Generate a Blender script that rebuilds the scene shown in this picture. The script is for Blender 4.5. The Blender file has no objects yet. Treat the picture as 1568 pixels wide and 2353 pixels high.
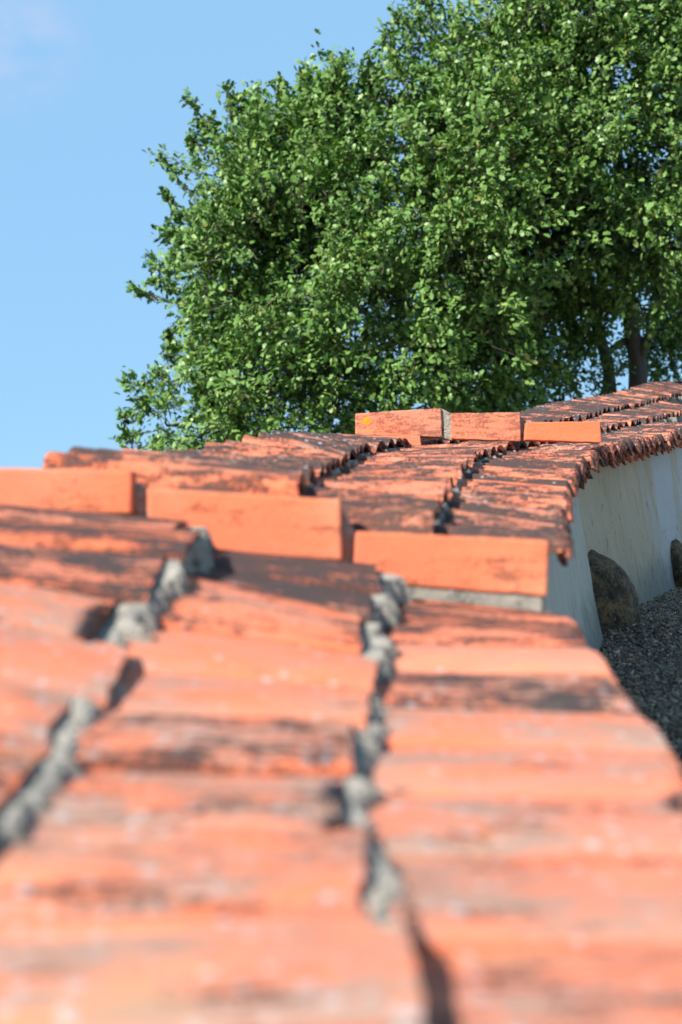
import bpy, bmesh, math, random
import numpy as np
from mathutils import Vector, Matrix, noise as mnoise

random.seed(11)
rng = np.random.default_rng(11)
S = bpy.context.scene
COL = S.collection

# ------------------------------------------------------------------ camera, sky, sun, exposure
F, CU, CV, HORIZON = 3000.0, 784.0, 1176.5, 1300.0      # focal length and centre for a 1568 px wide frame
TH = math.atan((HORIZON - CV) / F)
H = 1.2                                                 # camera height in the world
cam_d = bpy.data.cameras.new('camera')
cam = bpy.data.objects.new('camera', cam_d); COL.objects.link(cam)
cam.location = (0, 0, H)
cam.rotation_euler = (math.pi / 2 + TH, 0, 0)
cam_d.sensor_fit = 'HORIZONTAL'; cam_d.sensor_width = 24.0
cam_d.lens = 24.0 * F / 1568
cam_d.clip_start = 0.05; cam_d.clip_end = 4000
cam_d.dof.use_dof = True; cam_d.dof.focus_distance = 6.6; cam_d.dof.aperture_fstop = 2.5
S.camera = cam

SUN = Vector((-0.60, -0.55, 0.58)).normalized()
EL = math.asin(SUN.z); ROT = math.atan2(SUN.x, SUN.y)
CLOUD = Vector(((15 - CU) / F, 1.0, (CV - 70) / F + math.tan(TH))).normalized()   # direction of the one faint cloud
w = bpy.data.worlds.new('World'); S.world = w; w.use_nodes = True
wt = w.node_tree; wt.nodes.clear()
def wn(t): return wt.nodes.new(t)
out = wn('ShaderNodeOutputWorld'); bg = wn('ShaderNodeBackground'); sky = wn('ShaderNodeTexSky')
sky.sky_type = 'NISHITA'; sky.sun_disc = False; sky.sun_elevation = EL; sky.sun_rotation = ROT % (2 * math.pi)
sky.air_density = 1.0; sky.dust_density = 0.3; sky.ozone_density = 2.0; sky.altitude = 0
tint = wn('ShaderNodeMix'); tint.data_type = 'RGBA'; tint.blend_type = 'MULTIPLY'
tint.inputs[0].default_value = 1.0; tint.inputs[7].default_value = (0.78, 1.0, 1.02, 1)
tc = wn('ShaderNodeTexCoord'); mp = wn('ShaderNodeMapping'); mp.inputs['Scale'].default_value = (8, 8, 14)
nz = wn('ShaderNodeTexNoise'); nz.inputs['Scale'].default_value = 2.6; nz.inputs['Detail'].default_value = 6
rmp = wn('ShaderNodeMapRange'); rmp.inputs[1].default_value = 0.35; rmp.inputs[2].default_value = 0.65
rmp.inputs[4].default_value = 0.6
spot = wn('ShaderNodeVectorMath'); spot.operation = 'DISTANCE'; spot.inputs[1].default_value = CLOUD
sm_ = wn('ShaderNodeMapRange'); sm_.interpolation_type = 'SMOOTHSTEP'; sm_.inputs[1].default_value = 0.062; sm_.inputs[2].default_value = 0.0
ml_ = wn('ShaderNodeMath'); ml_.operation = 'MULTIPLY'
wt.links.new(tc.outputs['Generated'], spot.inputs[0]); wt.links.new(spot.outputs['Value'], sm_.inputs[0]); wt.links.new(rmp.outputs[0], ml_.inputs[0]); wt.links.new(sm_.outputs[0], ml_.inputs[1])
cl = wn('ShaderNodeMix'); cl.data_type = 'RGBA'; cl.inputs[7].default_value = (2.9, 3.1, 4.3, 1)
even = wn('ShaderNodeMix'); even.data_type = 'RGBA'; even.inputs[0].default_value = 0.88; even.inputs[7].default_value = (1.52, 2.80, 4.30, 1)
wt.links.new(sky.outputs[0], tint.inputs[6]); wt.links.new(tc.outputs['Generated'], mp.inputs[0])
wt.links.new(mp.outputs[0], nz.inputs['Vector']); wt.links.new(nz.outputs[0], rmp.inputs[0])
wt.links.new(tint.outputs[2], even.inputs[6]); wt.links.new(even.outputs[2], cl.inputs[6]); wt.links.new(ml_.outputs[0], cl.inputs[0])
wt.links.new(cl.outputs[2], bg.inputs[0]); bg.inputs[1].default_value = 0.10
wt.links.new(bg.outputs[0], out.inputs[0])

sl = bpy.data.lights.new('sun', 'SUN'); sun = bpy.data.objects.new('sun', sl); COL.objects.link(sun)
sl.energy = 5.0; sl.angle = math.radians(0.53); sl.color = (1.0, 0.95, 0.87)
sun.rotation_euler = SUN.to_track_quat('Z', 'Y').to_euler(); sun.location = (-6, -4, 9)
vs = S.view_settings; vs.view_transform = 'Standard'; vs.look = 'None'; vs.gamma = 1; vs.use_curve_mapping = False
vs.exposure = 1.14
S.cycles.use_adaptive_sampling = True

# ------------------------------------------------------------------ helpers
def P(u, v, Y):
    """the place at distance Y in front of the camera seen at (u, v) of a 1568 x 2353 frame"""
    a, b = (u - CU) / F, (CV - v) / F
    d = Vector((a, math.cos(TH) - b * math.sin(TH), math.sin(TH) + b * math.cos(TH)))
    d *= Y / d.y
    return Vector((d.x, d.y, d.z + H))

class Curve3:
    def __init__(self, pts):
        q = [P(u, v, y) for u, v, y in pts]
        self.y = np.array([p.y for p in q]); self.x = np.array([p.x for p in q]); self.z = np.array([p.z for p in q])
        o = np.argsort(self.y); self.y, self.x, self.z = self.y[o], self.x[o], self.z[o]
    def _f(self, a, Y):
        y = self.y
        if Y <= y[0]: return a[0] + (a[1] - a[0]) / (y[1] - y[0]) * (Y - y[0])
        if Y >= y[-1]: return a[-1] + (a[-1] - a[-2]) / (y[-1] - y[-2]) * (Y - y[-1])
        return float(np.interp(Y, y, a))
    def __call__(self, Y):
        h = 0.09                                   # a soft corner at each control point
        xs = sum(self._f(self.x, Y + k * h) for k in (-1, 0, 1)) / 3
        zs = sum(self._f(self.z, Y + k * h) for k in (-1, 0, 1)) / 3
        return Vector((xs, Y, zs))

def mesh_obj(name, verts, faces, mat, parent=None, smooth=False, loc=None):
    me = bpy.data.meshes.new(name)
    if loc is None: loc = Vector((0, 0, 0))
    base = parent.matrix_world.translation if parent else Vector((0, 0, 0))
    me.from_pydata([tuple(Vector(p) - loc) for p in verts], [], faces)
    me.materials.append(mat)
    if smooth: me.polygons.foreach_set('use_smooth', [True] * len(me.polygons))
    me.update()
    o = bpy.data.objects.new(name, me); COL.objects.link(o)
    if parent: o.parent = parent
    o.location = loc - base
    return o

def np_mesh(name, V, Fc, mat, k, parent=None, smooth=False):
    """V (n,3), Fc (m,k) as one mesh"""
    me = bpy.data.meshes.new(name)
    me.vertices.add(len(V)); me.vertices.foreach_set('co', V.astype(np.float32).ravel())
    me.loops.add(Fc.size); me.loops.foreach_set('vertex_index', Fc.astype(np.int32).ravel())
    me.polygons.add(len(Fc)); me.polygons.foreach_set('loop_start', (np.arange(len(Fc)) * k).astype(np.int32))
    me.polygons.foreach_set('loop_total', np.full(len(Fc), k, np.int32))
    if smooth: me.polygons.foreach_set('use_smooth', np.ones(len(Fc), bool))
    me.materials.append(mat); me.update(calc_edges=True); me.validate()
    o = bpy.data.objects.new(name, me); COL.objects.link(o)
    if parent:
        o.parent = parent; o.location = -parent.matrix_world.translation
    return o

def empty(name, loc):
    o = bpy.data.objects.new(name, None); COL.objects.link(o); o.location = loc
    o.empty_display_size = 0.1
    o.matrix_world = Matrix.Translation(loc)
    return o

def tag(o, label=None, cat=None, group=None, kind=None):
    if label: o['label'] = label
    if cat: o['category'] = cat
    if group: o['group'] = group
    if kind: o['kind'] = kind
    return o

def fin(p): return mnoise.noise(Vector(p))

# ------------------------------------------------------------------ materials
class NT:
    def __init__(self, name):
        self.m = bpy.data.materials.new(name); self.m.use_nodes = True
        self.t = self.m.node_tree; self.b = self.t.nodes['Principled BSDF']
        self.out = self.t.nodes['Material Output']
    def n(self, typ, **kw):
        x = self.t.nodes.new(typ)
        for k, v in kw.items(): setattr(x, k, v)
        return x
    def l(self, a, b): self.t.links.new(a, b)
    def val(self, s, v):
        if hasattr(v, 'is_output') or isinstance(v, bpy.types.NodeSocket): self.l(v, s)
        else: s.default_value = v
    def noise(self, vec, scale, detail=6, rough=0.6, dist=0.0):
        x = self.n('ShaderNodeTexNoise'); self.l(vec, x.inputs['Vector'])
        x.inputs['Scale'].default_value = scale; x.inputs['Detail'].default_value = detail
        x.inputs['Roughness'].default_value = rough; x.inputs['Distortion'].default_value = dist
        return x.outputs[0]
    def vor(self, vec, scale, feature='F1'):
        x = self.n('ShaderNodeTexVoronoi', feature=feature); self.l(vec, x.inputs['Vector'])
        x.inputs['Scale'].default_value = scale
        return x
    def math(self, op, a, b=None, c=None, clamp=False):
        x = self.n('ShaderNodeMath', operation=op, use_clamp=clamp)
        self.val(x.inputs[0], a)
        if b is not None: self.val(x.inputs[1], b)
        if c is not None: self.val(x.inputs[2], c)
        return x.outputs[0]
    def step(self, v, lo, hi, a=0.0, b=1.0):
        x = self.n('ShaderNodeMapRange', interpolation_type='SMOOTHSTEP')
        self.val(x.inputs[0], v); self.val(x.inputs[1], lo); self.val(x.inputs[2], hi)
        x.inputs[3].default_value = a; x.inputs[4].default_value = b
        return x.outputs[0]
    def mix(self, f, a, b, mode='MIX'):
        x = self.n('ShaderNodeMix', data_type='RGBA', blend_type=mode)
        self.val(x.inputs[0], f)
        self.val(x.inputs[6], a if not isinstance(a, tuple) else (*a, 1)); self.val(x.inputs[7], b if not isinstance(b, tuple) else (*b, 1))
        return x.outputs[2]
    def attr(self, name):
        x = self.n('ShaderNodeAttribute', attribute_type='OBJECT', attribute_name=name)
        return x.outputs['Fac']
    def mapping(self, vec, scale=(1, 1, 1), loc=(0, 0, 0)):
        x = self.n('ShaderNodeMapping'); self.l(vec, x.inputs[0])
        x.inputs['Scale'].default_value = scale; x.inputs['Location'].default_value = loc
        return x.outputs[0]
    def bump(self, h, strength, dist):
        x = self.n('ShaderNodeBump'); x.inputs['Strength'].default_value = strength
        x.inputs['Distance'].default_value = dist; self.l(h, x.inputs['Height'])
        self.l(x.outputs[0], self.b.inputs['Normal'])

def tile_material(name, clean=False):
    t = NT(name)
    tcn = t.n('ShaderNodeTexCoord'); oi = t.n('ShaderNodeObjectInfo')
    add = t.n('ShaderNodeVectorMath', operation='ADD'); sc = t.n('ShaderNodeVectorMath', operation='SCALE')
    comb = t.n('ShaderNodeCombineXYZ')
    t.l(oi.outputs['Random'], comb.inputs[0]); t.l(t.math('MULTIPLY', oi.outputs['Random'], 7.3), comb.inputs[1])
    sc.inputs['Scale'].default_value = 9.0; t.l(comb.outputs[0], sc.inputs[0])
    t.l(tcn.outputs['Object'], add.inputs[0]); t.l(sc.outputs[0], add.inputs[1])
    v = add.outputs[0]
    long = t.mapping(v, (0.45, 1.0, 1.0))
    crust, pale, tintv = t.attr('crust'), t.attr('pale'), t.attr('tint')
    geo = t.n('ShaderNodeNewGeometry'); sep = t.n('ShaderNodeSeparateXYZ'); t.l(geo.outputs['True Normal'], sep.inputs[0])
    up = t.step(sep.outputs[2], 0.25, 0.85)
    # fired clay
    c = t.mix(t.noise(long, 11, 5, 0.6), (0.68, 0.168, 0.072), (0.56, 0.126, 0.054))
    c = t.mix(t.step(t.noise(v, 3.0, 3), 0.45, 0.75), c, (0.66, 0.225, 0.115))
    c = t.mix(t.math('MULTIPLY', tintv, 0.75), c, t.mix(0.5, (0.58, 0.21, 0.14), c))
    c = t.mix(0.55, c, t.mix(t.noise(v, 170, 5, 0.8), (0.15, 0.15, 0.15), (0.85, 0.85, 0.85)), 'OVERLAY')
    # dusty film of pale algae and lime
    film = t.math('MULTIPLY', t.step(t.noise(long, 11, 9, 0.76), 0.38, 0.60), pale)
    film = t.math('MULTIPLY', film, t.math('ADD', 0.55, t.math('MULTIPLY', up, 0.45)))
    c = t.mix(film, c, t.mix(t.noise(v, 40, 6, 0.7), (0.36, 0.185, 0.125), (0.26, 0.195, 0.165)))
    yl = t.math('MULTIPLY', t.step(t.noise(long, 6, 6, 0.6), 0.60, 0.72), t.math('MULTIPLY', pale, 0.55))
    c = t.mix(yl, c, (0.44, 0.23, 0.09))
    # black crust
    big = t.noise(long, 13, 9, 0.72, 0.4); fine = t.noise(v, 130, 6, 0.75); mid = t.noise(t.mapping(v, (0.22, 1.0, 1.0)), 60, 8, 0.75)
    s = t.math('ADD', t.math('MULTIPLY', big, 0.62), t.math('ADD', t.math('MULTIPLY', fine, 0.46), t.math('MULTIPLY', mid, 0.49)))
    thr = t.math('SUBTRACT', 0.965, t.math('MULTIPLY', crust, 0.315))
    cr = t.step(t.math('SUBTRACT', s, thr), -0.03, 0.045)
    cr = t.math('MULTIPLY', cr, t.math('ADD', 0.55 if clean else 0.93, t.math('MULTIPLY', up, 0.40 if clean else 0.07)), clamp=True)
    crc = t.mix(t.noise(v, 120, 6, 0.75), (0.014, 0.013, 0.014), (0.060, 0.048, 0.046))
    c = t.mix(t.math('MULTIPLY', cr, 0.97), c, crc)
    # pale lichen rosettes
    vo = t.vor(v, 46); lim = t.n('ShaderNodeSeparateColor'); t.l(vo.outputs['Color'], lim.inputs[0])
    dist = t.math('ADD', vo.outputs['Distance'], t.math('MULTIPLY', t.noise(v, 60, 5, 0.7), 0.7))
    pick = t.math('MULTIPLY', lim.outputs[0], t.math('ADD', 0.25, t.math('MULTIPLY', pale, 0.85)))
    spot = t.math('MULTIPLY', t.step(dist, 0.72, 0.52), t.step(pick, 0.61, 0.68))
    spot = t.math('MULTIPLY', spot, t.math('MULTIPLY', up, 0.2 if clean else 0.6))
    c = t.mix(spot, c, (0.43, 0.41, 0.42))
    # small black specks
    v2 = t.vor(v, 95)
    sk = t.math('MULTIPLY', t.step(t.math('ADD', v2.outputs['Distance'], t.math('MULTIPLY', fine, 0.3)), 0.36, 0.22), t.step(t.noise(v, 15, 4), 0.5, 0.62))
    c = t.mix(t.math('MULTIPLY', sk, 0.55), c, (0.05, 0.045, 0.045))
    t.l(c, t.b.inputs['Base Color'])
    t.l(t.math('SUBTRACT', 0.86, t.math('MULTIPLY', cr, -0.08)), t.b.inputs['Roughness'])
    t.b.inputs['Specular IOR Level'].default_value = 0.25
    hgt = t.math('ADD', t.math('MULTIPLY', fine, 0.5), t.math('ADD', t.math('MULTIPLY', cr, 0.6), t.math('MULTIPLY', spot, 0.5)))
    hgt = t.math('ADD', hgt, t.math('MULTIPLY', mid, 0.8))
    t.bump(hgt, 0.75, 0.005)
    return t

MT = tile_material('weathered_clay').m
VT = tile_material('clean_clay', True).m
# clean clay with one yellow lichen rosette
def lichen_clay():
    t = tile_material('clean_clay_with_yellow_lichen', True)
    tcn = t.n('ShaderNodeTexCoord'); s = t.n('ShaderNodeVectorMath', operation='SUBTRACT')
    t.l(tcn.outputs['Object'], s.inputs[0]); s.inputs[1].default_value = LICHEN_AT
    m = t.mapping(s.outputs[0], (1.0, 0.0, 1.25)); ln = t.n('ShaderNodeVectorMath', operation='LENGTH'); t.l(m, ln.inputs[0])
    d = t.math('ADD', ln.outputs['Value'], t.math('MULTIPLY', t.math('SUBTRACT', t.noise(tcn.outputs['Object'], 120, 4), 0.5), 0.016))
    old = t.b.inputs['Base Color'].links[0].from_socket
    yc = t.mix(t.step(t.noise(tcn.outputs['Object'], 260, 3), 0.45, 0.6), (0.78, 0.30, 0.01), (0.62, 0.16, 0.01))
    t.l(t.mix(t.step(d, 0.019, 0.0165), old, yc), t.b.inputs['Base Color'])
    return t.m

def mortar_material():
    t = NT('mortar'); g = t.n('ShaderNodeNewGeometry'); v = g.outputs['Position']
    c = t.mix(t.noise(v, 30, 7, 0.7), (0.13, 0.115, 0.09), (0.40, 0.36, 0.30))
    c = t.mix(t.math('MULTIPLY', t.step(t.noise(v, 24, 8, 0.8), 0.50, 0.60), 0.9), c, (0.06, 0.055, 0.05))
    c = t.mix(t.step(t.noise(v, 160, 3), 0.58, 0.70), c, (0.62, 0.60, 0.56))
    t.l(c, t.b.inputs['Base Color']); t.b.inputs['Roughness'].default_value = 0.95
    t.bump(t.math('ADD', t.noise(v, 60, 6, 0.7), t.math('MULTIPLY', t.noise(v, 300, 3), 0.4)), 0.9, 0.006)
    return t.m
MM = mortar_material()

def plaster_material(fresh):
    t = NT('fresh_limewash' if fresh else 'old_limewash'); g = t.n('ShaderNodeNewGeometry'); v = g.outputs['Position']
    streak = t.mapping(v, (5, 5, 0.7)); sm = t.mapping(v, (1, 1, 0.45))
    c = t.mix(t.noise(sm, 2.6, 6, 0.6), *(((0.46, 0.415, 0.335), (0.36, 0.325, 0.26)) if fresh else ((0.47, 0.375, 0.24), (0.31, 0.24, 0.15))))
    c = t.mix(t.math('MULTIPLY', t.step(t.noise(streak, 4, 8, 0.7), 0.42, 0.72), 0.25), c, (0.22, 0.215, 0.19))
    c = t.mix(t.math('MULTIPLY', t.step(t.noise(streak, 2.2, 5, 0.6), 0.5, 0.8), 0.28), c, (0.47, 0.43, 0.35))
    c = t.mix(t.math('MULTIPLY', t.step(t.noise(sm, 5.0, 5, 0.6), 0.56, 0.74), 0.75), c, (0.27, 0.20, 0.085))
    # blue-tinted fresh wash farther on
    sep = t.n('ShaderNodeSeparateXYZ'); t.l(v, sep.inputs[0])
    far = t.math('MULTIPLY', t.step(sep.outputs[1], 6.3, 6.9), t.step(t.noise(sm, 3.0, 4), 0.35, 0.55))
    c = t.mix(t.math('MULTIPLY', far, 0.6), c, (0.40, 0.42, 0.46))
    # grime at the foot, black algae under the eave
    foot = t.math('SUBTRACT', sep.outputs[2], t.math('ADD', t.math('MULTIPLY', t.math('SUBTRACT', sep.outputs[1], 4.8), 0.085), H - 0.304))
    fo = t.math('MULTIPLY', t.step(t.math('ADD', foot, t.math('MULTIPLY', t.noise(v, 7, 6, 0.65), -0.34)), 0.10, -0.12), 0.75)
    c = t.mix(fo, c, t.mix(t.noise(v, 16, 7, 0.75), (0.03, 0.03, 0.026), (0.20, 0.19, 0.165)))
    sp = t.noise(t.mapping(v, (1, 1, 0.4)), 34, 5, 0.7)
    c = t.mix(t.step(sp, 0.635, 0.66), c, (0.04, 0.04, 0.035))
    drip = t.math('MULTIPLY', t.step(t.noise(t.mapping(v, (9, 9, 1.6)), 3.5, 8, 0.75), 0.57, 0.62), t.step(t.math('SUBTRACT', sep.outputs[2], t.math('MULTIPLY', sep.outputs[1], 0.15)), 0.60, 0.86))
    c = t.mix(t.math('MULTIPLY', drip, 0.85), c, (0.05, 0.045, 0.03))
    # hairline cracks
    ck = t.vor(t.mapping(v, (1, 1, 0.5)), 2.7, 'DISTANCE_TO_EDGE')
    wob = t.n('ShaderNodeVectorMath', operation='ADD')
    ckm = t.math('MULTIPLY', t.step(ck.outputs['Distance'], 0.010, 0.003), t.step(t.noise(v, 3, 3), 0.52, 0.6))
    c = t.mix(t.math('MULTIPLY', ckm, 0.6), c, (0.09, 0.085, 0.08))
    t.l(c, t.b.inputs['Base Color']); t.b.inputs['Roughness'].default_value = 0.92
    t.bump(t.math('ADD', t.noise(v, 9, 7, 0.6), t.math('MULTIPLY', t.noise(v, 60, 5), 0.2)), 0.55, 0.02)
    return t.m
PM, PMF = plaster_material(False), plaster_material(True)

def stone_material():
    t = NT('granite'); g = t.n('ShaderNodeNewGeometry'); v = g.outputs['Position']
    c = t.mix(t.step(t.noise(v, 16, 8, 0.8), 0.38, 0.62), (0.018, 0.017, 0.012), (0.17, 0.125, 0.075))
    c = t.mix(t.step(t.noise(v, 75, 6, 0.75), 0.55, 0.68), c, (0.24, 0.20, 0.15))
    c = t.mix(t.step(t.noise(v, 6, 6, 0.65), 0.56, 0.68), c, (0.17, 0.16, 0.14))
    c = t.mix(t.step(t.noise(v, 55, 6, 0.8), 0.52, 0.60), c, (0.016, 0.013, 0.010))
    c = t.mix(1.0, c, (1.1, 0.88, 0.62), 'MULTIPLY')
    t.l(c, t.b.inputs['Base Color']); t.b.inputs['Roughness'].default_value = 0.9
    t.bump(t.math('ADD', t.noise(v, 22, 8, 0.7), t.math('MULTIPLY', t.noise(v, 120, 4), 0.35)), 0.9, 0.02)
    return t.m
SM = stone_material()

def gravel_material():
    t = NT('gravel_chips'); g = t.n('ShaderNodeNewGeometry'); r = g.outputs['Random Per Island']
    cr = t.n('ShaderNodeValToRGB'); t.l(r, cr.inputs[0]); e = cr.color_ramp; e.interpolation = 'CONSTANT'
    cols = [(0, (.10, .095, .09)), (.16, (.24, .22, .20)), (.32, (.045, .043, .045)), (.46, (.33, .31, .29)), (.62, (.16, .13, .105)),
            (.78, (.46, .44, .42)), (.85, (.20, .19, .19)), (.94, (.58, .56, .54)), (.97, (.30, .19, .12))]
    while len(e.elements) < len(cols): e.elements.new(0.5)
    for k, (p, c) in enumerate(cols): e.elements[k].position = p; e.elements[k].color = (*c, 1)
    c = t.mix(0.5, cr.outputs[0], t.mix(t.noise(g.outputs['Position'], 160, 4), (0.05, 0.05, 0.05), (0.9, 0.9, 0.9)), 'OVERLAY')
    c = t.mix(1.0, c, (0.88, 0.69, 0.49), 'MULTIPLY')
    t.l(c, t.b.inputs['Base Color']); t.b.inputs['Roughness'].default_value = 0.75
    return t.m
GM = gravel_material()

def ground_material():
    t = NT('earth_and_grit'); g = t.n('ShaderNodeNewGeometry'); v = g.outputs['Position']
    vo = t.vor(v, 90); sc = t.n('ShaderNodeSeparateColor'); t.l(vo.outputs['Color'], sc.inputs[0])
    c = t.mix(sc.outputs[0], (0.05, 0.045, 0.04), (0.26, 0.245, 0.23))
    c = t.mix(t.step(sc.outputs[1], 0.82, 0.9), c, (0.48, 0.47, 0.45))
    grass = t.mix(t.noise(v, 6, 6), (0.05, 0.085, 0.02), (0.10, 0.13, 0.04))
    sep = t.n('ShaderNodeSeparateXYZ'); t.l(v, sep.inputs[0])
    far = t.step(t.math('ADD', sep.outputs[1], t.math('MULTIPLY', t.noise(v, 0.6, 4), 3)), 13, 17)
    c = t.mix(far, c, grass)
    t.l(c, t.b.inputs['Base Color']); t.b.inputs['Roughness'].default_value = 0.95
    t.bump(vo.outputs['Distance'], 0.6, 0.006)
    return t.m
EM = ground_material()

def leaf_material():
    t = NT('oak_leaf'); g = t.n('ShaderNodeNewGeometry'); r = g.outputs['Random Per Island']
    cr = t.n('ShaderNodeValToRGB'); t.l(r, cr.inputs[0]); e = cr.color_ramp
    cols = [(0, (.008, .034, .005)), (.3, (.018, .066, .009)), (.62, (.042, .112, .016)), (.82, (.115, .20, .045)), (.95, (.24, .33, .11)), (1, (.30, .24, .06))]
    while len(e.elements) < len(cols): e.elements.new(0.5)
    for k, (p, c) in enumerate(cols): e.elements[k].position = p; e.elements[k].color = (*c, 1)
    big = t.step(t.noise(g.outputs['Position'], 2.2, 3), 0.46, 0.64)
    top = t.mix(t.math('MULTIPLY', big, 0.5), cr.outputs[0], (0.10, 0.165, 0.04))
    c = t.mix(t.math('MULTIPLY', g.outputs['Backfacing'], 0.6), top, (0.14, 0.25, 0.06))
    t.l(c, t.b.inputs['Base Color']); t.b.inputs['Roughness'].default_value = 0.42
    t.b.inputs['Specular IOR Level'].default_value = 0.26
    tr = t.n('ShaderNodeBsdfTranslucent'); t.l(t.mix(1.0, c, (1.5, 1.7, 0.5), 'MULTIPLY'), tr.inputs[0])
    mx = t.n('ShaderNodeMixShader'); mx.inputs[0].default_value = 0.14
    t.l(t.b.outputs[0], mx.inputs[1]); t.l(tr.outputs[0], mx.inputs[2]); t.l(mx.outputs[0], t.out.inputs[0])
    return t.m
LM = leaf_material()

def bark_material():
    t = NT('bark'); g = t.n('ShaderNodeNewGeometry'); v = g.outputs['Position']
    k = t.noise(t.mapping(v, (1, 1, 0.25)), 22, 7, 0.7)
    t.l(t.mix(k, (0.035, 0.028, 0.022), (0.17, 0.14, 0.11)), t.b.inputs['Base Color'])
    t.b.inputs['Roughness'].default_value = 0.95; t.bump(k, 0.9, 0.03)
    return t.m
BM = bark_material()

def plain(name, col, rough=0.7):
    t = NT(name); g = t.n('ShaderNodeNewGeometry')
    t.l(t.mix(t.noise(g.outputs['Position'], 60, 4), col, tuple(x * 0.6 for x in col)), t.b.inputs['Base Color'])
    t.b.inputs['Roughness'].default_value = rough
    return t.m

# ------------------------------------------------------------------ ground
def zg(x, y):
    """ground height"""
    return float(np.interp(y, (-4, 2.94, 4.75, 4.98, 5.2, 6, 7, 9.5), (-1.1, -0.47, -0.306, -0.235, -0.220, -0.18, -0.117, 0.07))) + H

ys = sorted(set([round(-4 + 0.25 * k, 3) for k in range(0, 56)] + [9.5, 12, 16, 25, 45, 90, 200, 500, 1500] + [-8, -20, -60, -300]))
xs = sorted(set([round(-2 + 0.25 * k, 3) for k in range(0, 25)] + [-1500, -400, -120, -40, -15, -6, 6, 9, 15, 40, 120, 400, 1500]))
gv, gf = [], []
for y in ys:
    for x in xs:
        gv.append((x, y, zg(x, y) + (0.008 * fin((x * 1.7, y * 1.7, 3)) if abs(x) < 10 and -4 < y < 12 else 0)))
nx = len(xs)
for j in range(len(ys) - 1):
    for i in range(nx - 1):
        gf.append((j * nx + i, j * nx + i + 1, (j + 1) * nx + i + 1, (j + 1) * nx + i))
tag(mesh_obj('ground', gv, gf, EM, smooth=True), 'grey gravel ground beside the wall', kind='structure')

# ------------------------------------------------------------------ the wall: three stepped lengths of coping, three rows of tiles each
# lines along which the lower ends of the rows lie, as seen: (u, v, distance); row 0 is the crest of the wall
SEC1 = [
    Curve3([(-330, 1140, 2.3), (-420, 1300, 1.75), (-560, 1640, 1.25), (-900, 2050, 0.85)]),
    Curve3([(437, 1192, 2.36), (425, 1222, 2.15), (398, 1280, 1.98), (250, 1425, 1.78), (178, 1560, 1.53), (98, 1690, 1.36), (12, 1782, 1.2), (-430, 2380, 0.8)]),
    Curve3([(874, 1300, 2.36), (852, 1372, 2.13), (840, 1455, 1.93), (834, 1550, 1.72), (818, 1640, 1.53), (802, 1770, 1.33), (838, 1950, 1.1), (878, 2130, 0.95), (920, 2370, 0.8)]),
    Curve3([(1262, 1402, 2.36), (1318, 1442, 2.16), (1382, 1482, 1.98), (1430, 1558, 1.8), (1452, 1640, 1.66), (1490, 1692, 1.55), (1568, 1792, 1.38), (1690, 1950, 1.18), (2150, 2460, 0.8)]),
]
SEC2 = [
    Curve3([(100, 1047, 2.5), (180, 1021, 2.72), (300, 1031, 3.0), (440, 1034, 3.4), (520, 1010, 3.65), (612, 990, 3.95), (700, 992, 4.5), (800, 998, 5.2)]),
    Curve3([(690, 1094, 2.5), (698, 1084, 2.8), (730, 1064, 3.15), (769, 1053, 3.55), (810, 1035, 4.0), (833, 1023, 4.3), (868, 1015, 4.6), (906, 1007, 4.9), (945, 1006, 5.2)]),
    Curve3([(985, 1174, 2.5), (1020, 1128, 3.0), (1045, 1090, 3.5), (1061, 1064, 4.0), (1090, 1040, 4.4), (1130, 1026, 4.8), (1182, 1012, 5.2)]),
    Curve3([(1284, 1228, 2.45), (1278, 1205, 2.95), (1291, 1149, 3.45), (1303, 1112, 3.9), (1315, 1084, 4.3), (1337, 1053, 4.75), (1357, 1034, 5.0), (1387, 1031, 5.25)]),
]
SEC3 = [
    Curve3([(838, 994, 5.4), (1200, 945, 7.84), (1251, 927, 8.38), (1310, 918, 9.1), (1400, 904, 10.5), (1450, 891, 11.4), (1480, 882, 12.1), (1500, 877, 12.6), (1568, 875, 14.6)]),
    Curve3([(1011, 1003, 5.35), (1328, 955, 7.7), (1395, 935, 8.57), (1464, 925, 9.68), (1542, 904, 11.35), (1566, 901, 11.98)]),
    Curve3([(1195, 1012, 5.3), (1387, 977, 6.9), (1456, 965, 7.78), (1550, 946, 9.4)]),
    Curve3([(1380, 1021, 5.25), (1406, 1015, 5.48), (1464, 1008, 6.08), (1499, 1000, 6.5), (1537, 993, 7.05), (1557, 986, 7.37)]),
]
wall = empty('churchyard_wall', P(1250, 1300, 3.2))
tag(wall, 'whitewashed wall under a stepped coping of weathered orange clay tiles', 'wall')

TK = 0.013
AS = {1: 0.010, 2: 0.034, 3: 0.042}
def prof(t, A):
    """rise of a tile across its width: quick up to the roll, then a long fall to the pan"""
    if t < 0.34:
        q = t / 0.34
        return 0.40 * A + 0.60 * A * math.sin(q * math.pi / 2) ** 0.8 if q > 0 else 0.40 * A
    q = min(1.0, (t - 0.34) / 0.72)
    return A * (0.5 + 0.5 * math.cos(q * math.pi)) ** 1.0

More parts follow.
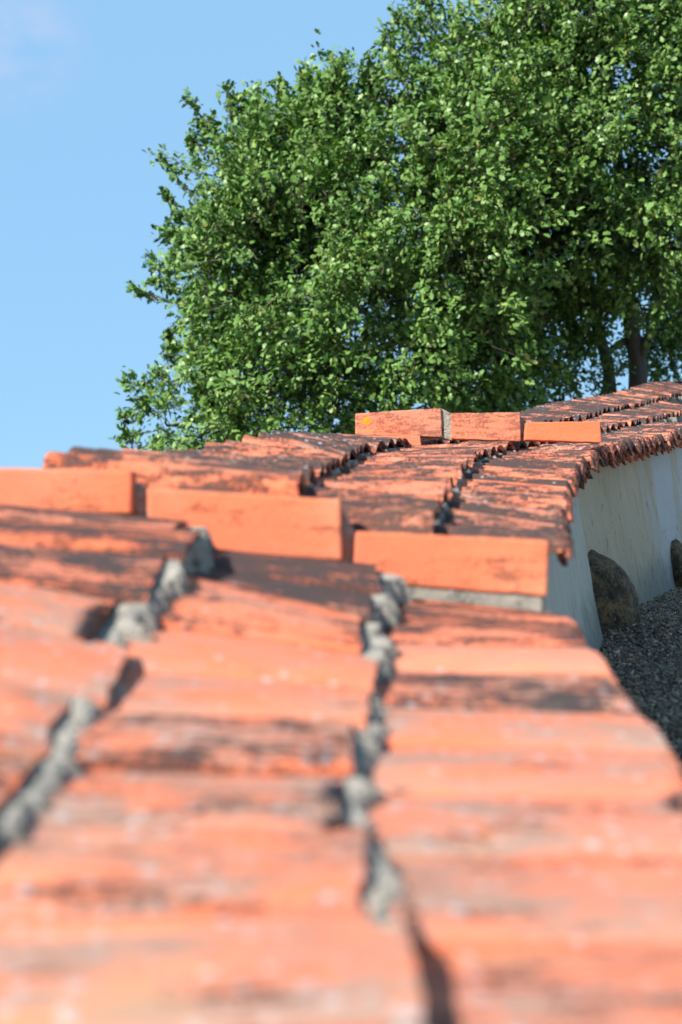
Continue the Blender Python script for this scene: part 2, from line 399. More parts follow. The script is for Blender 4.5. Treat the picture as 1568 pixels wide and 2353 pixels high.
TAU = [0.0, 0.10, 0.2, 0.3, 0.42, 0.56, 0.7, 0.84, 0.97, 1.08]
def make_tile(sec, Lc, Uc, Y, dY, yo, drop, lip, crust, pale, tint, zoff=0.0, length=0.42, skirt=0.0):
    seed = random.random() * 100; A = AS[sec]
    j_end, j_z = random.gauss(0, 0.012 if sec == 1 else 0.006), random.gauss(0, 0.0028) + zoff
    j_tilt, j_yaw = random.gauss(0, 0.003), random.gauss(0, 0.006)
    yc = Y + 0.4 * dY
    L0, U0 = Lc(yc), Uc(yc + yo)
    if sec == 1:
        hx = 0.02; hz = (Lc(yc + 0.09).z - Lc(yc - 0.09).z) / 0.18; hu = (Uc(yc + 0.09).z - Uc(yc - 0.09).z) / 0.18
    else:
        g = SEC2 if sec == 2 else SEC3
        h0, h1 = g[2](yc - 0.12), g[2](yc + 0.12); hx, hz = (h1.x - h0.x) / 0.24, (h1.z - h0.z) / 0.24; hu = hz
    vis = (U0 - L0).length
    a0 = -max(0.10, (length - vis)) / vis
    if Uc is SEC2[0] or Uc is SEC3[0]: a0 = -0.02
    As = [a0, 0.0, 0.25, 0.5, 0.72, 0.88, 0.96, 1.0]
    rows = []
    for a in As:
        r = []
        for k, t in enumerate(TAU):
            dy_ = (t - 0.4) * dY
            p = L0 + Vector((hx * dy_, dy_, hz * dy_)); q = U0 + Vector((hx * dy_, dy_, hu * dy_ - drop))
            pt = q.lerp(p, a)
            if a == 1.0:
                d = (p - q).normalized()
                pt += d * (j_end + j_yaw * (t - 0.5) + 0.006 * fin((seed, t * 5, 0)) + 0.003 * fin((seed, t * 14, 5)))
            z = -A + prof(t, A) + j_z + j_tilt * (t - 0.4)
            z += 0.0022 * fin((seed, a * 4, t * 5)) + (0.0 if t > 0.02 else -0.002)
            if skirt and k == 0: z -= skirt
            r.append(pt + Vector((0, 0, z)))
        rows.append(r)
    if lip > 0:
        for f, ou in ((0.35, 0.010), (1.0, 0.018)):
            r = []
            for k, t in enumerate(TAU):
                p = rows[7][k]
                r.append(p + Vector((ou, 0, -lip * f * (0.86 + 0.28 * prof(t, A) / A * -0.5) + 0.005 * fin((seed, t * 7, f)) * f)))
            rows.append(r)
    nr, nt = len(rows), len(TAU)
    V = [p for r in rows for p in r]
    B = []
    for i, r in enumerate(rows):
        for p in r:
            if i >= len(As): B.append(p + Vector((-TK, 0, 0.002)))
            else: B.append(p + Vector((-0.0 if i < 7 else -TK * 0.3, 0.0, -TK)))
    n = len(V); V = V + B; Fc = []
    for i in range(nr - 1):
        for k in range(nt - 1):
            a, b, c, d = i * nt + k, i * nt + k + 1, (i + 1) * nt + k + 1, (i + 1) * nt + k
            Fc.append((a, d, c, b)); Fc.append((a + n, b + n, c + n, d + n))
    for i in range(nr - 1):
        Fc.append((i * nt, i * nt + n, (i + 1) * nt + n, (i + 1) * nt))
        e = nt - 1
        Fc.append((i * nt + e, (i + 1) * nt + e, (i + 1) * nt + e + n, i * nt + e + n))
    for k in range(nt - 1):
        Fc.append((k, k + 1, k + 1 + n, k + n)); e = (nr - 1) * nt
        Fc.append((e + k, e + k + n, e + k + 1 + n, e + k + 1))
    o = mesh_obj('roof_tile', V, Fc, MT, wall, smooth=True, loc=L0)
    me = o.data
    me.polygons.foreach_set('use_smooth', [p.index < 2 * (len(As) - 2) * (nt - 1) for p in me.polygons])
    o['crust'], o['pale'], o['tint'] = float(crust), float(pale), float(tint)
    return o

def clamp(x, a=0.0, b=1.0): return max(a, min(b, x))

# section 1, nearest: paler, dusty tiles; dark crust close to the step
dY = 0.172
for r in (1, 2, 3):
    y = 2.375 - dY
    k = 0
    while y > 0.62:
        near = clamp((2.0 - y) / 0.5)
        crust = clamp((0.66 if k < 2 else 0.33) + random.gauss(0, 0.11) - 0.05 * near)
        if r == 3 and k in (0, 1, 3): crust = 0.62
        if r == 1 and k < 3: crust = 0.66
        pale = clamp(0.28 + 0.80 * near + random.gauss(0, 0.12))
        make_tile(1, SEC1[r], SEC1[r - 1], y, dY, 0.0, (0.024 + 0.026 * clamp((y - 1.75) / 0.3)) * (r > 1), 0.05 if r == 3 else 0.0, crust, pale, random.random(), length=0.46)
        y -= dY; k += 1

# section 2, middle
dY = 0.136
for r in (1, 2, 3):
    y = 2.475; k = 0
    yo = 0.05
    while y < 5.06:
        crust = {1: 0.76, 2: 0.62, 3: 0.60}[r] + random.gauss(0, 0.10)
        if k < 3: crust = 0.70 if r > 1 else 0.62
        pale = {1: 0.75, 2: 0.45, 3: 0.45}[r] + random.gauss(0, 0.15)
        if r == 1 and k < 2: crust, pale = (0.56, 0.66)[k], 0.3
        make_tile(2, SEC2[r], SEC2[r - 1], y, dY, yo, 0.036 * (r > 1), (0.050 if k else 0.03) if r == 3 else 0.0, clamp(crust), clamp(pale), random.random(), skirt=0.03 if k == 0 and r < 3 else 0.0)
        y += dY; k += 1

# section 3, far
dY = 0.150
for r, yend in ((1, 15.2), (2, 10.6), (3, 8.2)):
    y = 5.29
    while y < yend:
        make_tile(3, SEC3[r], SEC3[r - 1], y, dY, 0.12, 0.036 * (r > 1), 0.046 if r == 3 else 0.0,
                  clamp({1: 0.79, 2: 0.76, 3: 0.74}[r] + random.gauss(0, 0.12)), clamp(0.62 + random.gauss(0, 0.2)), clamp(0.7 + random.gauss(0, 0.2)))
        y += dY

# a second, lower course of tiles under the eave
class Shifted:
    def __init__(self, c, d): self.c, self.d = c, Vector(d)
    def __call__(self, Y): return self.c(Y) + self.d
for sec, g, ya, yb, dY in ((2, SEC2, 3.25, 5.06, 0.136), (3, SEC3, 5.36, 8.2, 0.150)):
    y = ya
    while y < yb:
        make_tile(sec, Shifted(g[3], (-0.012, 0, -0.046)), Shifted(g[3], (-0.14, 0, -0.040)), y, dY, 0.03, 0.0, 0.030, clamp(0.52 + random.gauss(0, 0.1)), 0.2, random.random(), length=0.16)
        y += dY

# upright verge tiles closing each step
def slab(name, c4, Y, depth, mat, back_lift=0.0, bev=0.005, crust=0.25, pale=0.2, tint=0.2):
    """c4: (u,v) of top left, top right, bottom right, bottom left of the face seen"""
    f = [P(u, v, Y) for u, v in c4]
    cen = sum(f, Vector((0, 0, 0))) / 4
    bm = bmesh.new()
    N, M = 12, 4
    grid = []
    for j in range(M + 1):
        row = []
        for i in range(N + 1):
            p = f[0].lerp(f[1], i / N).lerp(f[3].lerp(f[2], i / N), j / M)
            e = 0.0
            if j in (0, M): p.z += 0.0016 * fin((p.x * 40, Y, j * 3.1)) + 0.0012 * fin((p.x * 150, Y, j))
            if i in (0, N): p.x += 0.0018 * fin((p.z * 60, Y * 3, i))
            p.y += 0.0015 * fin((p.x * 12, p.z * 12, Y))
            row.append(bm.verts.new(p - cen))
        grid.append(row)
    fr = []
    for j in range(M):
        for i in range(N):
            fr.append(bm.faces.new((grid[j][i], grid[j + 1][i], grid[j + 1][i + 1], grid[j][i + 1])))
    ret = bmesh.ops.extrude_face_region(bm, geom=fr)
    # the extruded copy becomes the back
    for g in ret['geom']:
        if isinstance(g, bmesh.types.BMVert):
            g.co.y += depth; g.co.z += back_lift
    bmesh.ops.recalc_face_normals(bm, faces=bm.faces)
    me = bpy.data.meshes.new(name); bm.to_mesh(me); bm.free()
    me.materials.append(mat)
    o = bpy.data.objects.new(name, me); COL.objects.link(o); o.parent = wall
    o.location = cen - wall.matrix_world.translation
    md = o.modifiers.new('rounding', 'BEVEL'); md.width = bev; md.segments = 2; md.limit_method = 'ANGLE'; md.angle_limit = math.radians(50)
    o['crust'], o['pale'], o['tint'] = crust, pale, tint
    return o, cen

Y1, Y2 = 2.40, 5.20
slab('verge_tile', [(-150, 1072), (303, 1080), (303, 1180), (-150, 1180)], Y1 + 0.03, 0.055, VT, crust=0.30, pale=0.3)
slab('verge_tile', [(337, 1119), (783, 1148), (787, 1288), (345, 1262)], Y1 + 0.015, 0.055, VT, crust=0.30, pale=0.3)
slab('mortar_bed', [(893, 1338), (1246, 1366), (1246, 1412), (890, 1380)], Y1 + 0.006, 0.03, MM, bev=0.002)
slab('verge_tile', [(818, 1221), (1262, 1241), (1258, 1371), (812, 1336)], Y1, 0.060, VT, crust=0.30)
o_l = P(843, 967, Y2)
c_l = sum((P(u, v, Y2) for u, v in [(817, 950), (1014, 937), (1017, 1004), (817, 1000)]), Vector((0, 0, 0))) / 4
LICHEN_AT = tuple(o_l - c_l)
lc, _ = slab('verge_tile', [(817, 950), (1014, 937), (1017, 1004), (817, 1000)], Y2, 0.06, lichen_clay(), bev=0.004, crust=0.42, pale=0.5, tint=0.9)
lc['label'] = 'verge tile with a round yellow lichen spot'
slab('verge_tile', [(1037, 949), (1196, 947), (1197, 1014), (1037, 1008)], Y2, 0.06, VT, bev=0.004, crust=0.45, pale=0.5, tint=0.9)
slab('verge_tile', [(1210, 970), (1380, 968), (1383, 1017), (1207, 1011)], Y2 - 0.03, 0.06, VT, bev=0.004, crust=0.0, pale=0.0, tint=0.0)
# a broken tile set on edge under the first far verge tile
slab('tile_fragment', [(800, 1001), (966, 1001), (969, 1026), (800, 1024)], Y2 - 0.04, 0.05, VT, bev=0.004, crust=0.3, pale=0.3, tint=0.6)

# mortar: the bed under the tiles, shut at both ends (its ends are the strips under the verge tiles)
def bed(sec, ya, yb, drops, step=0.08):
    n = max(2, int((yb - ya) / step)); V, Fc = [], []
    A = AS[1] if sec is SEC1 else (AS[2] if sec is SEC2 else AS[3])
    yo = 0.05 if sec is SEC2 else (0.1 if sec is SEC3 else 0)
    for k in range(n + 1):
        y = ya + (yb - ya) * k / n
        c0, c1, c2, c3 = sec[0](y), sec[1](y), sec[2](y), sec[3](y)
        zb = c3.z - 0.10
        pts = [c0 + Vector((-0.30, 0, -0.16)), c0 + Vector((-0.02, 0, -A - 0.02)), c0.lerp(c1, 0.5) + Vector((0, 0, -A - 0.030)), c1 + Vector((-0.035, 0, -A - 0.024)),
               c1 + Vector((-0.02, 0, -drops - A - 0.020)), c2 + Vector((-0.02, 0, -A - 0.018)), c2 + Vector((-0.02, 0, -drops - A - 0.02)),
               c3 + Vector((-0.05, 0, -A - 0.022)), Vector((c3.x - 0.05, y, zb)), Vector((c0.x - 0.30, y, zb))]
        for i, p in enumerate(pts):
            if 0 < i < 8: p = p + Vector((0, 0.004 * fin((i, y * 9, 0)), 0.006 * fin((p.x * 9, y * 9, i))))
            p.y = y if 0 < k < n else p.y
            V.append(p)
    m = 10
    for k in range(n):
        for i in range(m):
            a, b = k * m + i, k * m + (i + 1) % m
            Fc.append((a, a + m, b + m, b))
    Fc.append(tuple(range(m))); Fc.append(tuple(n * m + i for i in reversed(range(m))))
    return mesh_obj('mortar_bed', V, Fc, MM, wall)
bed(SEC1, 0.5, 2.40, 0.024)
bed(SEC2, 2.475, 5.17, 0.036)
bed(SEC3, 5.225, 15.6, 0.036)

# mortar squeezed out along the lower ends of the rows
def fillet(cur, ya, yb, drop, wide, gap_at, seed, A):
    n = int((yb - ya) / 0.009); V, Fc = [], []
    for k in range(n + 1):
        y = ya + (yb - ya) * k / n
        ti = math.floor(y / 0.165 + seed); yq = (ti + 0.5 - seed) * 0.165
        c = cur(y); c.x += 0.75 * (cur(yq).x - c.x)
        jv = mnoise.cell(Vector((ti + 0.5, seed, 0.5)))
        wv = 0.3 * wide * (jv - 0.5) + wide * (0.75 + 0.5 * fin((seed, y * 6.0, 0)) + 0.45 * fin((seed, y * 26, 4)) + 0.6 * fin((seed, y * 70, 1)))
        h = 0.5 + 0.5 * fin((seed + 9, y * 7.0, 2)) + 0.3 * fin((seed, y * 31, 8))
        lift = 0.007 if (A < 0.02 and y < 1.06) else 0.0
        if fin((seed + 3, y * 3.1, 7)) > gap_at: wv = -0.02
        top = -A * (0.45 if A < 0.02 else 0.5) - 0.001 - (0.005 if A < 0.02 else 0.018) * (1 - h) + lift
        if A < 0.02: drop = 0.024 + 0.026 * max(0.0, min(1.0, (y - 1.75) / 0.3))
        pts = [c + Vector((-0.045, 0, -A - 0.016)), c + Vector((-0.008, 0, -A - 0.004)), c + Vector((min(wv, 0.0) - 0.004 + 0.75 * max(wv, 0), 0, top - 0.003 - 0.006 * h)),
               c + Vector((max(wv, -0.02) * 0.85, 0, -drop * 0.62 - A * 0.5)), c + Vector((max(wv, -0.02) + 0.004, 0, -drop - A - 0.016)), c + Vector((-0.05, 0, -drop - A - 0.016))]
        V += [p + Vector((0.004 * fin((p.z * 60, y * 50, seed)), 0, 0.0025 * fin((p.x * 60, y * 50, seed)))) for p in pts]
    m = 6
    for k in range(n):
        for i in range(m):
            a, b = k * m + i, k * m + (i + 1) % m
            Fc.append((a, b, b + m, a + m))
    Fc.append(tuple(reversed(range(m)))); Fc.append(tuple(n * m + i for i in range(m)))
    return mesh_obj('mortar_joint', V, Fc, MM, wall)
fillet(SEC1[1], 0.6, 2.36, 0.05, 0.048, 2.0, 1.3, AS[1])
fillet(SEC1[2], 0.6, 2.36, 0.05, 0.044, 2.0, 5.1, AS[1])
fillet(SEC2[1], 2.49, 5.15, 0.036, 0.010, 0.05, 8.7, AS[2])
fillet(SEC2[2], 2.49, 5.15, 0.036, 0.010, 0.10, 12.2, AS[2])
fillet(SEC3[1], 5.3, 15.0, 0.036, 0.006, 0.05, 15.9, AS[3])
fillet(SEC3[2], 5.3, 10.4, 0.036, 0.006, 0.05, 19.4, AS[3])
# mortar plugs between the verge tiles
def lump(c4, Y, depth):
    o, _ = slab('mortar_plug', c4, Y, depth, MM, bev=0.002)
    return o
lump([(300, 1100), (338, 1122), (345, 1200), (296, 1200)], Y1 + 0.055, 0.03)
lump([(780, 1160), (822, 1232), (822, 1300), (780, 1300)], Y1 + 0.050, 0.03)
lump([(1011, 938), (1041, 950), (1041, 1012), (1013, 1006)], Y2 + 0.012, 0.04)
lump([(1192, 952), (1214, 972), (1212, 1012), (1192, 1012)], Y2 + 0.035, 0.03)

# plastered masonry; the near length is thicker and ends in a corner
def masonry(stations, mat, name='plastered_masonry'):
    V, Fc = [], []; m = 0
    for (y, xt, zt, xf, zf, xl, zl) in stations:
        pts = []
        for k in range(13):
            q = k / 12
            pts.append(Vector((xt + (xf - xt) * q ** 1.25 + 0.006 * fin((y * 2.2, q * 3, 1)) + 0.003 * fin((y * 7, q * 9, 1)), y, zt + (zf - zt) * q)))
        pts += [Vector((xl - 0.1, y, zf)), Vector((xl, y, zl)), ]
        m = len(pts); V += pts
    for k in range(len(stations) - 1):
        for i in range(m):
            a, b = k * m + i, k * m + (i + 1) % m
            Fc.append((a, a + m, b + m, b))
    n = len(stations) - 1
    Fc.append(tuple(range(m))); Fc.append(tuple(n * m + i for i in reversed(range(m))))
    return mesh_obj(name, V, Fc, mat, wall, smooth=False)
def st(sec, y, inset, batter):
    c0, c3 = sec[0](y), sec[3](y)
    return (y, c3.x - inset, c3.z - 0.085, c3.x - inset + batter, zg(0, y) - 0.12, c0.x - 0.28, c0.z - 0.22)
masonry([st(SEC1, 0.5 + 0.1 * k, 0.05, 0.10) for k in range(20)], PMF)
masonry([st(SEC2, 2.42 + 0.0935 * k, 0.032, 0.115) for k in range(27)], PMF)
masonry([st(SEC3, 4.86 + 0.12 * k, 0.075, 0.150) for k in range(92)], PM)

# ------------------------------------------------------------------ boulders at the foot
def boulder(c, r, label, seed):
    bm = bmesh.new(); bmesh.ops.create_icosphere(bm, subdivisions=5, radius=1)
    for v in bm.verts:
        d = v.co.normalized()
        k = 1 + 0.05 * fin(d * 1.6 + Vector((seed, 0, 0))) + 0.05 * fin(d * 4 + Vector((0, seed, 0))) + 0.022 * fin(d * 11 + Vector((0, 0, seed))) + 0.012 * fin(d * 28)
        v.co = Vector((d.x * r[0], d.y * r[1], d.z * r[2])) * k
    me = bpy.data.meshes.new('boulder'); bm.to_mesh(me); bm.free(); me.materials.append(SM)
    me.polygons.foreach_set('use_smooth', [True] * len(me.polygons))
    o = bpy.data.objects.new('boulder', me); COL.objects.link(o); o.location = c
    return tag(o, label, 'boulder', 'boulders at the foot of the wall')
boulder((0.965, 5.17, zg(0, 5.2) + 0.02), (0.205, 0.26, 0.265), 'dark rounded granite boulder beside the white wall corner', 1.5)
boulder((1.80, 7.35, zg(0, 7.3) + 0.06), (0.14, 0.46, 0.20), 'grey boulder half covered by plaster, at the right edge', 7.7)

# ------------------------------------------------------------------ gravel
def footx(y):
    s = SEC1 if y < 2.42 else (SEC2 if y < 4.86 else SEC3)
    return s[3](y).x + (0.04 if y < 4.86 else 0.06)
NP = 92000
py = 2.2 + (8.3 - 2.2) * rng.random(NP) ** 0.9
fx = np.interp(py, np.linspace(2.0, 8.5, 60), [footx(y) for y in np.linspace(2.0, 8.5, 60)])
px = fx - 0.05 + (0.30 * py + 0.25 - fx) * rng.random(NP)
pz = np.array([zg(0, y) for y in py]) + rng.random(NP) * 0.010 - 0.001
sz = np.clip(rng.lognormal(math.log(0.0043), 0.40, NP), 0.0022, 0.014)
octv = np.array([(1, 0, 0), (-1, 0, 0), (0, 1, 0), (0, -1, 0), (0, 0, 1), (0, 0, -1)], float)
octf = np.array([(0, 2, 4), (2, 1, 4), (1, 3, 4), (3, 0, 4), (2, 0, 5), (1, 2, 5), (3, 1, 5), (0, 3, 5)])
def rand_rot(n, tilt=None):
    q = rng.normal(size=(n, 4)); q /= np.linalg.norm(q, axis=1)[:, None]
    w_, x, y, z = q.T
    R = np.empty((n, 3, 3))
    R[:, 0, 0] = 1 - 2 * (y * y + z * z); R[:, 0, 1] = 2 * (x * y - z * w_); R[:, 0, 2] = 2 * (x * z + y * w_)
    R[:, 1, 0] = 2 * (x * y + z * w_); R[:, 1, 1] = 1 - 2 * (x * x + z * z); R[:, 1, 2] = 2 * (y * z - x * w_)
    R[:, 2, 0] = 2 * (x * z - y * w_); R[:, 2, 1] = 2 * (y * z + x * w_); R[:, 2, 2] = 1 - 2 * (x * x + y * y)
    return R
ax = np.stack([rng.uniform(0.9, 1.7, NP), rng.uniform(0.7, 1.2, NP), rng.uniform(0.5, 0.95, NP)], 1)
vv = octv[None] * (1 + 0.3 * rng.normal(size=(NP, 6, 1)).clip(-1, 1)) + 0.25 * rng.normal(size=(NP, 6, 3)).clip(-1.2, 1.2)
vv = vv * ax[:, None, :] * sz[:, None, None]
vv = np.einsum('nij,nkj->nki', rand_rot(NP), vv)
vv[:, :, 2] *= 0.75
vv += np.stack([px, py, pz], 1)[:, None, :]
ff = (octf[None] + (np.arange(NP) * 6)[:, None, None]).reshape(-1, 3)
tag(np_mesh('gravel', vv.reshape(-1, 3), ff, GM, 3), 'loose grey and white gravel chips along the wall', kind='stuff')

# ------------------------------------------------------------------ oak tree
TY = 16.0
tree = empty('oak_tree', Vector((P(1450, 900, TY).x, TY, zg(0, TY))))
tag(tree, 'big leafy green oak with two dark trunks behind the wall', 'tree')

def tube(pts, radii, sides=9):
    V, Fc = [], []
    up = Vector((0, 1, 0))
    for i, p in enumerate(pts):
        d = (pts[min(i + 1, len(pts) - 1)] - pts[max(i - 1, 0)]).normalized()
        a = d.cross(up).normalized() if abs(d.dot(up)) < 0.95 else d.cross(Vector((1, 0, 0))).normalized()
        b = d.cross(a)
        for k in range(sides):
            th = 2 * math.pi * k / sides
            V.append(p + (a * math.cos(th) + b * math.sin(th)) * radii[i] * (1 + 0.12 * fin((p.z * 2, th * 1.3, p.x))))
    for i in range(len(pts) - 1):
        for k in range(sides):
            a, b = i * sides + k, i * sides + (k + 1) % sides
            Fc.append((a, b, b + sides, a + sides))
    return V, Fc
def smooth_path(ctrl, n=6, wob=0.04):
    out_ = []
    for i in range(len(ctrl) - 1):
        p0, p1, p2, p3 = ctrl[max(i - 1, 0)], ctrl[i], ctrl[i + 1], ctrl[min(i + 2, len(ctrl) - 1)]
        for k in range(n):
            t = k / n
            q = 0.5 * ((2 * p1) + (p2 - p0) * t + (2 * p0 - 5 * p1 + 4 * p2 - p3) * t * t + (3 * p1 - p0 - 3 * p2 + p3) * t ** 3)
            out_.append(q + Vector((wob * fin(q * 1.3), wob * fin(q * 1.3 + Vector((7, 0, 0))), 0)))
    out_.append(ctrl[-1]); return out_
def limb(name, ctrl, r0, r1, n=6):
    p = smooth_path(ctrl, n)
    rr = [r0 + (r1 - r0) * (k / (len(p) - 1)) for k in range(len(p))]
    V, Fc = tube(p, rr)
    return mesh_obj(name, V, Fc, BM, tree, smooth=True)
gz = zg(0, TY)
g1 = P(1432, 900, TY); g1.z = gz - 0.1
g2 = P(1472, 900, TY); g2.z = gz - 0.1
limb('trunk', [g1, P(1404, 885, TY), P(1385, 800, TY), P(1366, 730, TY), P(1330, 560, TY - .2), P(1260, 380, TY - .4), P(1180, 180, TY - .6)], 0.088, 0.04)
limb('trunk', [g2, P(1467, 890, TY), P(1462, 810, TY), P(1450, 720, TY), P(1438, 560, TY), P(1410, 300, TY - .2), P(1390, 30, TY - .3)], 0.135, 0.05)
limb('branch', [P(1388, 822, TY), P(1402, 806, TY), P(1425, 790, TY), P(1452, 778, TY + .1)], 0.05, 0.035)
limb('branch', [P(1466, 835, TY), P(1490, 780, TY - .1), P(1525, 715, TY - .2), P(1562, 640, TY - .3), P(1640, 480, TY - .5)], 0.075, 0.03)

LOBES = [(605, 440, 150, 14.0), (705, 410, 172, 14.4), (545, 620, 105, 14.0), (610, 800, 145, 13.9), (445, 965, 100, 13.9), (690, 640, 250, 13.4),
         (640, 900, 165, 13.3), (885, 440, 235, 14.0), (950, 740, 250, 13.4), (1110, 240, 165, 14.4), (1100, 470, 270, 13.6), (1300, 250, 300, 14.0),
         (1340, 10, 250, 14.8), (1520, 90, 320, 14.3), (1500, 440, 200, 13.8), (1110, 840, 150, 14.4), (1200, 790, 125, 15.9), (1575, 610, 115, 14.2),
         (1000, 100, 62, 14.6), (1330, 560, 160, 15.8), (860, 900, 150, 13.8), (1480, 600, 110, 16.8), (1010, 900, 120, 14.0), (800, 260, 85, 14.2),
         (1560, 700, 90, 17.0), (560, 960, 100, 13.7), (1540, 800, 60, 16.8), (1290, 830, 50, 15.5), (1352, 800, 52, 15.7), (1345, 870, 40, 15.6), (1545, 850, 40, 16.6), (1480, 690, 45, 16.6), (1520, 730, 70, 16.9), (1200, 620, 230, 15.9), (900, 600, 300, 15.0), (1300, 400, 330, 15.4), (620, 600, 200, 15.0)]
LC = np.array([tuple(P(u, v, y)) for u, v, r, y in LOBES]); LR = np.array([r / F * y for u, v, r, y in LOBES])
for k, (u, v, r, y) in enumerate(LOBES):
    if k % 2 == 0:
        c = Vector(LC[k]); s0 = P(1380, 700, TY) if u < 1250 else P(1440, 500, TY)
        mid = s0.lerp(c, 0.5) + Vector((0, 0, 0.25))
        limb('branch', [s0, mid, c, c + (c - mid).normalized() * LR[k] * 0.75 + Vector((0, 0, 0.15))], 0.05, 0.008, 5)

# twigs with leaves: (base, tip) of each sprig
NC = 10500
pk = rng.choice(len(LOBES), NC, p=LR ** 2 / (LR ** 2).sum())
d = rng.normal(size=(NC, 3)); d[:, 1] -= 0.45; d /= np.linalg.norm(d, axis=1)[:, None]
rad = LR[pk] * (1.0 - np.abs(rng.normal(0, 0.22, NC))).clip(0.25, 1.05)
base = LC[pk] + d * rad[:, None]
keep = np.isin(pk, (3, 4, 6, 18, 23, 26)) | np.array([0.9 * mnoise.noise(Vector(b) * 0.95) + 0.7 * mnoise.noise(Vector(b) * 2.1) + 0.4 * mnoise.noise(Vector(b) * 4.5) > -0.06 for b in base])
base, d = base[keep], d[keep]
twd = d * 0.8 + rng.normal(0, 0.45, d.shape); twd[:, 2] += 0.15
twd /= np.linalg.norm(twd, axis=1)[:, None]
tl = rng.uniform(0.18, 0.50, len(base))
tips = base + twd * tl[:, None]
# sprigs that stick out of the outline, as seen
SPR = [((490, 300), (424, 216)), ((470, 400), (352, 352)), ((470, 470), (362, 372)), ((480, 350), (430, 322)), ((420, 500), (378, 440)), ((430, 560), (372, 530)),
       ((420, 640), (330, 590)), ((400, 700), (288, 662)), ((420, 680), (340, 642)), ((430, 740), (380, 770)), ((360, 900), (280, 872)), ((350, 930), (270, 970)),
       ((340, 990), (270, 1008)), ((400, 880), (360, 860)), ((540, 270), (520, 196)), ((640, 260), (645, 182)), ((600, 270), (575, 215)), ((700, 250), (720, 210)),
       ((790, 240), (784, 168)), ((850, 240), (848, 170)), ((910, 180), (885, 55)), ((950, 80), (905, 20)), ((930, 200), (900, 120)), ((1000, 60), (970, -10)),
       ((1180, 60), (1160, 20)), ((470, 330), (486, 270)), ((380, 830), (400, 800)), ((1060, 100), (1040, 40)), ((560, 300), (530, 230))]
eb, et = [], []
for (a, b) in SPR:
    yy = 13.9 + rng.normal(0, 0.2)
    p0, p1 = np.array(P(*a, yy)), np.array(P(*b, yy))
    for k in range(4):
        q0 = p0 + (p1 - p0) * k / 4; q1 = p0 + (p1 - p0) * (k + 1) / 4
        j = rng.normal(0, 0.02, 3); eb.append(q0 + j); et.append(q1 + j)
        if k > 0:
            for _ in range(2):
                sd = (p1 - p0) / np.linalg.norm(p1 - p0) + rng.normal(0, 0.7, 3); eb.append(q0); et.append(q0 + sd / np.linalg.norm(sd) * rng.uniform(0.08, 0.2) * (1.25 - 0.25 * k))
eb, et = np.array(eb), np.array(et)
base = np.concatenate([eb, base]); tips = np.concatenate([et, tips])
nE = len(eb)
# leaves
per = np.concatenate([np.full(nE, 9), rng.integers(22, 36, len(base) - nE)])
own = np.repeat(np.arange(len(base)), per); n = len(own)
axis = tips[own] - base[own]; al = np.linalg.norm(axis, axis=1)[:, None]; axn = axis / al
f = rng.random(n)[:, None] ** 0.5
spread = np.where(own < nE, 0.018, 0.05)[:, None]
lp = base[own] + axis * f * 1.05 + rng.normal(0, 1, (n, 3)) * spread
ld = axn * 0.75 + rng.normal(0, 0.60, (n, 3)); ld[:, 2] -= 0.05
ld /= np.linalg.norm(ld, axis=1)[:, None]
cn = rng.normal(0, 0.42, (len(base), 3))[own]
nrm = cn + rng.normal(0, 0.50, (n, 3)); nrm[:, 2] += 0.75; nrm[:, 0] -= 0.30; nrm[:, 1] -= 0.30
nrm -= ld * (nrm * ld).sum(1)[:, None]; nrm /= np.linalg.norm(nrm, axis=1)[:, None]
side = np.cross(nrm, ld)
ll = rng.uniform(0.048, 0.098, n)
T = np.array([0.0, 0.24, 0.36, 0.54, 0.66, 0.86, 1.0]); W = np.array([0.0, 0.21, 0.12, 0.31, 0.20, 0.20, 0.0])
lv = []
for k in range(1, 6):
    for s in (-1, 1): lv.append((T[k], s * W[k]))
lv = [(0.0, 0.0)] + lv + [(1.0, 0.0)]
lv3 = np.array([(t, w_, -0.20 * t * t + 0.30 * abs(w_)) for t, w_ in lv])
lf = [(0, 2, 1)] + sum([[(1 + 2 * k, 2 + 2 * k, 4 + 2 * k), (1 + 2 * k, 4 + 2 * k, 3 + 2 * k)] for k in range(4)], []) + [(9, 10, 11)]
lf = np.array(lf)
# the leaves that show largest: on the sprigs of the outline and nearest the camera
score = np.linalg.norm(lp - np.array([0, 0, H]), axis=1) - np.where(own < nE, 2.5, 0.0)
order = np.argsort(score); single = order[:300]; rest = order[300:]
def leaf_verts(ix):
    c = lv3[None] * ll[ix][:, None, None]
    return lp[ix][:, None, :] + c[:, :, 0:1] * ld[ix][:, None, :] + c[:, :, 1:2] * side[ix][:, None, :] + c[:, :, 2:3] * nrm[ix][:, None, :]
V = leaf_verts(rest).reshape(-1, 3)
ff = (lf[None] + (np.arange(len(rest)) * 12)[:, None, None]).reshape(-1, 3)
fo = np_mesh('foliage', V, ff, LM, 3, tree); fo['kind'] = 'stuff'
leaf_me = bpy.data.meshes.new('leaf'); leaf_me.from_pydata([tuple(x) for x in lv3], [], [tuple(int(q) for q in x) for x in lf]); leaf_me.materials.append(LM)
for i in single:
    M = Matrix((( *(ld[i] * ll[i]), 0), (*(side[i] * ll[i]), 0), (*(nrm[i] * ll[i]), 0), (0, 0, 0, 1))).transposed()
    M.translation = Vector(lp[i]) - tree.matrix_world.translation
    o = bpy.data.objects.new('leaf', leaf_me); COL.objects.link(o); o.parent = tree; o.matrix_basis = M
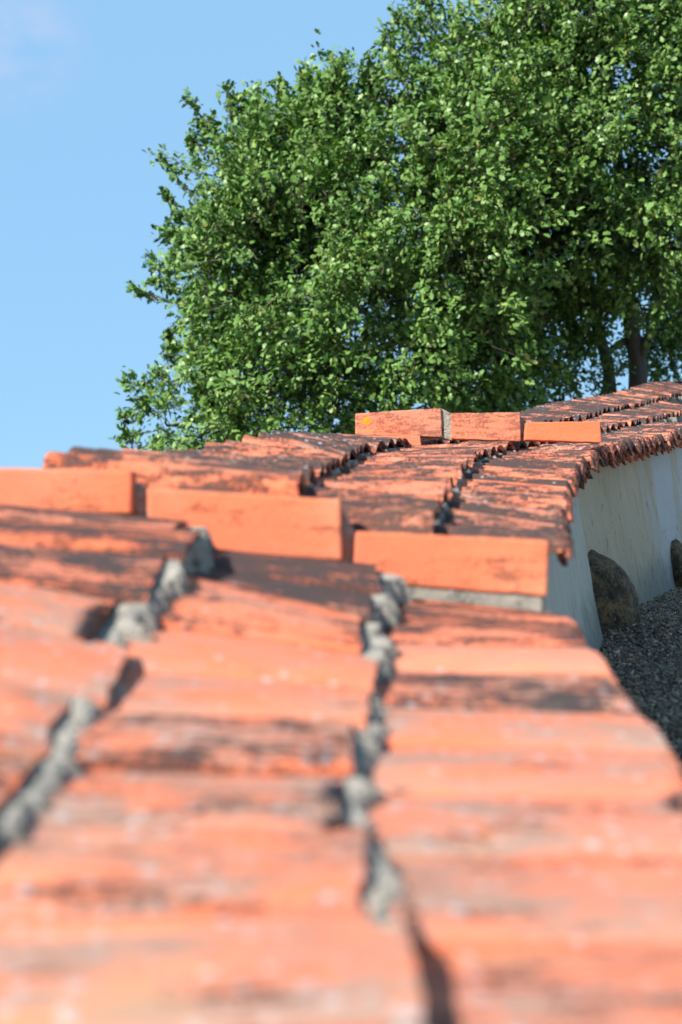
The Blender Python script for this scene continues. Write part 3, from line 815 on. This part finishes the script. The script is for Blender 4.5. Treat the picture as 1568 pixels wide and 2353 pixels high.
# twigs: thin three-sided stems for every sprig
m = len(base); ta = tips - base; ta /= np.linalg.norm(ta, axis=1)[:, None]
ref = np.where(np.abs(ta[:, 2:3]) < 0.9, np.array([[0, 0, 1.0]]), np.array([[1.0, 0, 0]]))
e1 = np.cross(ta, ref); e1 /= np.linalg.norm(e1, axis=1)[:, None]; e2 = np.cross(ta, e1)
b0 = base - ta * 0.10
tv = []
for k in range(3):
    th = 2 * math.pi * k / 3; o_ = e1 * math.cos(th) + e2 * math.sin(th)
    tv.append(b0 + o_ * 0.006)
for k in range(3):
    th = 2 * math.pi * k / 3; o_ = e1 * math.cos(th) + e2 * math.sin(th)
    tv.append(tips + o_ * 0.002)
tv = np.stack(tv, 1).reshape(-1, 3)
tf = np.array([(0, 1, 4, 3), (1, 2, 5, 4), (2, 0, 3, 5)])
tf = (tf[None] + (np.arange(m) * 6)[:, None, None]).reshape(-1, 4)
np_mesh('twigs', tv, tf, BM, 4, tree)['kind'] = 'stuff'

# ------------------------------------------------------------------ small things on the gravel
def on_ground(u, v):
    lo, hi = 1.0, 12.0
    for _ in range(50):
        y = (lo + hi) / 2; p = P(u, v, y)
        if p.z > zg(p.x, y): lo = y
        else: hi = y
    return p
def fallen_leaf(u, v, col, label, rot, size):
    p = on_ground(u, v); me = bpy.data.meshes.new('fallen_leaf')
    me.from_pydata([(x * size - size / 2, y_ * size, (0.25 * (x - .5) ** 2 + 0.5 * abs(y_)) * size) for x, y_ in lv], [], [tuple(int(q) for q in x) for x in lf])
    me.materials.append(plain('dry_leaf', col))
    o = bpy.data.objects.new('fallen_leaf', me); COL.objects.link(o); o.location = p + Vector((0, 0, 0.014)); o.rotation_euler = (0.35, 0.1, rot)
    tag(o, label, 'leaf', 'fallen leaves on the gravel')
fallen_leaf(1449, 1526, (0.50, 0.15, 0.03), 'small orange dry leaf lying beside a twig on the gravel', 0.4, 0.032)
fallen_leaf(1517, 1560, (0.30, 0.12, 0.06), 'brown dry leaf on the gravel below the orange one', 2.0, 0.030)
tw = [on_ground(1452, 1548), on_ground(1462, 1535), on_ground(1478, 1521)]
V, Fc = tube([p + Vector((0, 0, 0.014)) for p in tw], [0.002, 0.0025, 0.0015], 6)
tag(mesh_obj('fallen_twig', V, Fc, BM, smooth=True, loc=tw[0]), 'thin dark twig lying on the gravel next to the orange leaf', 'twig')
def blade(p, ang, ln):
    d_ = Vector((math.cos(ang), math.sin(ang), 0)); s_ = Vector((-d_.y, d_.x, 0)) * 0.0025
    V = []
    for k in range(5):
        t = k / 4; q = p + d_ * ln * t + Vector((0, 0, ln * (0.9 * t - 0.6 * t * t)))
        V += [q - s_ * (1 - t * 0.9), q + s_ * (1 - t * 0.9)]
    return V, [(2 * k, 2 * k + 1, 2 * k + 3, 2 * k + 2) for k in range(4)]
gp = on_ground(1528, 1548) + Vector((0, 0, 0.008)); V, Fc = [], []
for k in range(5):
    a, b = blade(gp, random.uniform(0, 6.28), random.uniform(0.025, 0.05)); Fc += [tuple(i + len(V) for i in x) for x in b]; V += a
tag(mesh_obj('grass_tuft', V, Fc, plain('grass', (0.06, 0.13, 0.03)), loc=gp), 'tiny green grass tuft sprouting from the gravel', 'grass')
